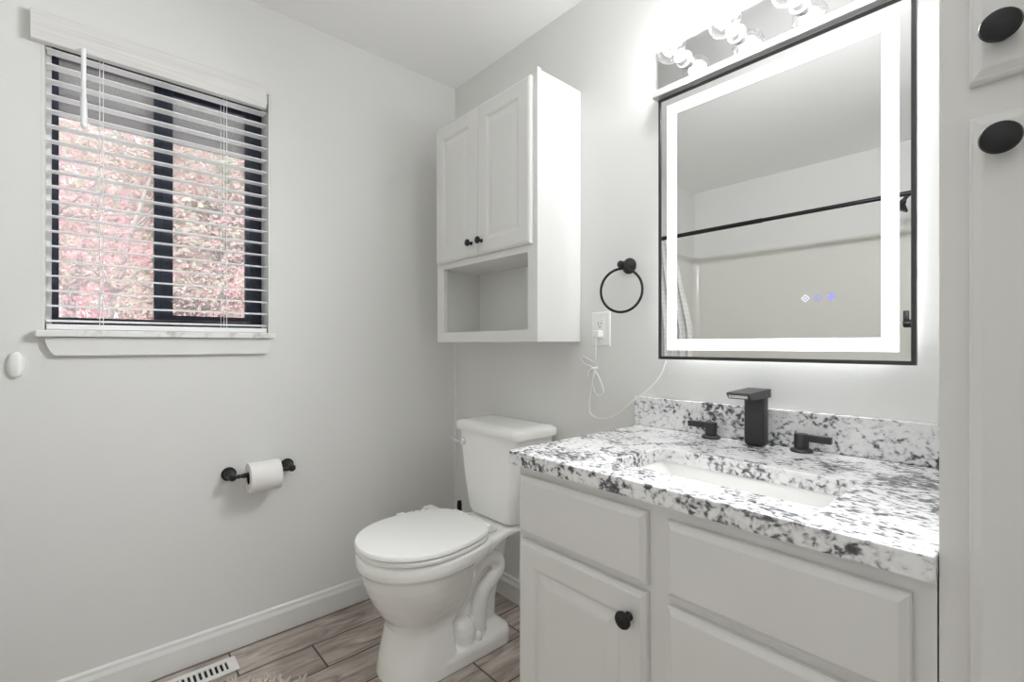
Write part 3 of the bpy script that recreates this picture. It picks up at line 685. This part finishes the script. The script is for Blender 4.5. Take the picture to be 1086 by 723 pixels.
# tank
b = MB()
tk = [(.118, -.185, -.045, .05, .406), (.132, -.198, -.035, .045, .414), (.140, -.204, -.030, .04, .435), (.158, -.208, -.022, .035, .55), (.172, -.210, -.018, .03, .66), (.180, -.210, -.016, .028, .7265)]
b.loft([rr(hw, y0, y1, r, z, 8) for hw, y0, y1, r, z in tk]); b.build('tank', M['porc'], to, 'auto')
b = MB()
tl = [(.184, -.214, -.014, .028, .7275), (.193, -.222, -.008, .032, .7295), (.195, -.224, -.006, .034, .736), (.195, -.224, -.006, .034, .752), (.191, -.220, -.010, .034, .7605), (.178, -.207, -.022, .03, .7655), (.150, -.185, -.045, .02, .7670)]
b.loft([rr(hw, y0, y1, r, z, 8) for hw, y0, y1, r, z in tl]); b.build('tank_lid', M['porc'], to, 'auto')
b = MB(); b.lathe([(.0135, -.004), (.0135, .003), (.011, .007), (.007, .008), (.007, .018), (.0002, .019)], (.362, -.2110, .682), '-y', 22); b.tube([(.362, -.226, .682), (.345, -.229, .684), (.325, -.231, .688), (.312, -.231, .691)], [.006, .0055, .006, .007], 12); b.build('flush_lever', M['chrome'], to, 'auto')

# black handle standing behind the toilet
br_ = thing('toilet_brush', 'slim black handle standing in the corner between toilet and window wall', 'toilet brush', (.185, -.105, .0))
bxx, byy = .185, -.105
b = MB(); b.lathe([(.045, .0005), (.047, .01), (.042, .12), (.040, .125), (.037, .125), (.037, .02), (.0002, .02)], (bxx, byy, 0), 'z', 28); b.build('holder', M['black'], br_, 'auto')
b = MB(); b.lathe([(.006, .022), (.007, .3), (.010, .32), (.0105, .36), (.009, .378), (.0002, .38)], (bxx, byy, 0), 'z', 18); b.build('handle', M['black'], br_, 'auto')

# ------------------------------------------------------------------ floor register, rug
vt = thing('floor_vent', 'white metal floor register beside the left baseboard', 'vent', (.098, -1.10, 0))
vx0, vx1, vy0, vy1 = .056, .140, -1.255, -.950
b = MB(); z0, z1 = .0006, .0055
b.box(vx0, vx0+.020, vy0, vy1, z0, z1, .0015); b.box(vx1-.020, vx1, vy0, vy1, z0, z1, .0015); b.box(vx0+.019, vx1-.019, vy1-.028, vy1, z0, z1, .0015); b.box(vx0+.019, vx1-.019, vy0, vy0+.028, z0, z1, .0015)
b.build('frame', M['vent'], vt)
b = MB()
for k in range(17):
    y = vy1-.034-.0148*k; b.box(vx0+.0205, vx1-.0205, y-.007, y, .002, .0048)
b.build('louvres', M['vent'], vt)
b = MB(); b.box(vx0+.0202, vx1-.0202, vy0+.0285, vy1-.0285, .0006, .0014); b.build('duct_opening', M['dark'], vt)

ru = thing('bath_rug', 'beige shaggy bath rug at the bottom edge in front of the toilet', 'rug', (.63, -1.125, 0))
def rug_r(a): return (abs(math.cos(a)/.43)**2.6+abs(math.sin(a)/.345)**2.6)**(-1/2.6)
b = MB(); lo = []
for (k, z) in ((1, .0006), (1, .006), (.98, .009)): lo.append([(.63+k*rug_r(2*PI*i/64)*math.cos(2*PI*i/64), -1.125+k*rug_r(2*PI*i/64)*math.sin(2*PI*i/64), z) for i in range(64)])
b.loft(lo); b.build('backing', M['rug'], ru)
b = MB(); rnd = random.Random(4)
for i in range(2300):
    a = rnd.uniform(0, 2*PI); r = math.sqrt(rnd.random())*.985; R0 = rug_r(a)*r
    x, y =   .63+R0*math.cos(a), -1.125+R0*math.sin(a)
    d = Vector((rnd.gauss(0, .5)+math.cos(a)*.35*r**4, rnd.gauss(0, .5)+math.sin(a)*.35*r**4, 1)).normalized(); L = rnd.uniform(.020, .032)
    p0 = Vector((x, y, .009)); b.tube([p0, p0+d*L*.55, p0+d*L+Vector((d.x, d.y, -.2))*.006], [.0045, .0056, .0026], 6)
pl_ = b.build('pile', M['rug'], ru, True); pl_['kind'] = 'stuff'

# ------------------------------------------------------------------ tub alcove (seen in the mirror)
su = MB(); st = .012
pts = [(st*.1, AY+.02)]
def sur_path(off):
    r = .05; x0, x1, y1 = off, AX-off, RY+off
    out = [(x0, AY-.03)]
    for i in range(9):
        a = PI+PI/2*i/8; out.append((x0+r+r*math.cos(a), y1+r+r*math.sin(a)))
    for i in range(9):
        a = 1.5*PI+PI/2*i/8; out.append((x1-r+r*math.cos(a), y1+r+r*math.sin(a)))
    out.append((x1, AY-.03)); return out
a_, c_ = sur_path(.002), sur_path(.016)
prof = a_+list(reversed(c_))
su.loft([[(x, y, .462) for x, y in prof], [(x, y, 1.765) for x, y in prof]])
tag(su.build('tub_surround', M['surround'], None, 'auto'), 'white moulded surround lining the tub alcove, reflected in the mirror', 'tub surround')
tb = thing('bathtub', 'white bathtub in the alcove opposite the mirror', 'bathtub', (.76, -2.06, 0))
b = MB(); ox0, ox1, oyy0, oyy1 = .003, AX-.003, RY+.003, AY-.03
L_ = [[(x, y, z) for x, y in rrect(ox0, ox1, oyy0, oyy1, .012)] for z in (.001, .452)]
L_ += [[(x, y, .46) for x, y in rrect(ox0+.006, ox1-.006, oyy0+.006, oyy1-.006, .012)]]
L_ += [[(x, y, z) for x, y in rrect(ox0+.06+i, ox1-.06-i, oyy0+.06+i*.6, oyy1-.06-i*.6, .1)] for i, z in ((0, .46), (.01, .445), (.05, .16), (.10, .13))]
b.loft(L_); b.build('tub_shell', M['surround'], tb, 'auto')
rd = thing('shower_rod', 'black shower curtain rod across the tub, reflected in the mirror', 'curtain rod', (.76, -1.672, 1.79))
b = MB(); b.tube([(.004, -1.672, 1.79), (.80, -1.672, 1.79)], .0135, 16); b.tube([(.80, -1.672, 1.79), (AX-.004, -1.672, 1.79)], .0115, 16); b.lathe([(.0145, 0), (.0145, .006)], (.80, -1.672, 1.79), 'x', 20); b.build('rod', M['black'], rd, 'auto')
for (x, ax) in ((.0005, 'x'), (AX-.0005, '-x')):
    b = MB(); b.lathe([(.028, 0), (.028, .006), (.018, .012), (.016, .02)], (x, -1.672, 1.79), ax, 24); b.build('end_flange', M['black'], rd, 'auto')
cu = thing('shower_curtain', 'pale checked shower curtain bunched at the window end of the rod', 'curtain', (.17, -1.64, .2))
b = MB(); nz, nx = 26, 90; rows = []
uvl = b.bm.loops.layers.uv.new('UVMap')
for k in range(nz+1):
    z = 1.765-1.55*k/nz; f_ = min(1, (1.765-z)/.6)
    xr = .26+.14*f_
    rows.append([b.bm.verts.new((.045+(xr-.045)*i/nx, -1.632+(.018+.012*f_)*math.sin(i/nx*2*PI*6.5+.4*math.sin(k*.2))+.0*f_, z)) for i in range(nx+1)])
for k in range(nz):
    for i in range(nx):
        f = b.bm.faces.new((rows[k][i], rows[k][i+1], rows[k+1][i+1], rows[k+1][i])); f.smooth = True
        for lp_, (ii, kk) in zip(f.loops, ((i, k), (i+1, k), (i+1, k+1), (i, k+1))): lp_[uvl].uv = (ii/nx*.9, -1.55*kk/nz)
for v in b.bm.verts: pass
b.build('cloth', M['curtain'], cu)
for k in range(7):
    x = .055+.032*k; b = MB(); b.tube([(x, -1.664+.026*math.cos(a), 1.780+.026*math.sin(a)) for a in [2*PI*j/24 for j in range(24)]], .0016, 6, True); b.build('curtain_ring', M['black'], cu)
sh = thing('wall_shower', 'black shower head on a bent arm at the alcove end wall', 'shower head', (AX, -2.06, 1.86))
b = MB(); b.lathe([(.026, .017), (.026, .022), (.012, .030)], (AX, -2.06, 1.90), '-x', 20); b.tube(spline([(AX-.02, -2.06, 1.90), (AX-.07, -2.06, 1.90), (AX-.11, -2.06, 1.875), (AX-.125, -2.06, 1.855)], 6), .010, 12); b.build('arm', M['black'], sh, 'auto')
b = MB(); ax = Vector((-.5, 0, -.86)); b.lathe([(.012, 0), (.016, .012), (.018, .02), (.044, .045), (.046, .055), (.0002, .056)], (AX-.125, -2.06, 1.855), ax, 24); b.build('head', M['faucet'], sh, 'auto')
sv = thing('shower_valve', 'dark shower control handle on the alcove end wall', 'shower valve', (AX, -2.06, 1.18))
b = MB(); b.lathe([(.075, .017), (.075, .022), (.03, .027)], (AX, -2.06, 1.18), '-x', 32); b.build('valve_plate', M['faucet'], sv, 'auto')
b = MB(); b.lathe([(.022, .027), (.022, .125), (.018, .13), (.0002, .131)], (AX, -2.06, 1.18), '-x', 24); b.box(AX-.13, AX-.105, -2.068, -2.052, 1.18, 1.25, .002); b.build('handle', M['faucet'], sv, 'auto')
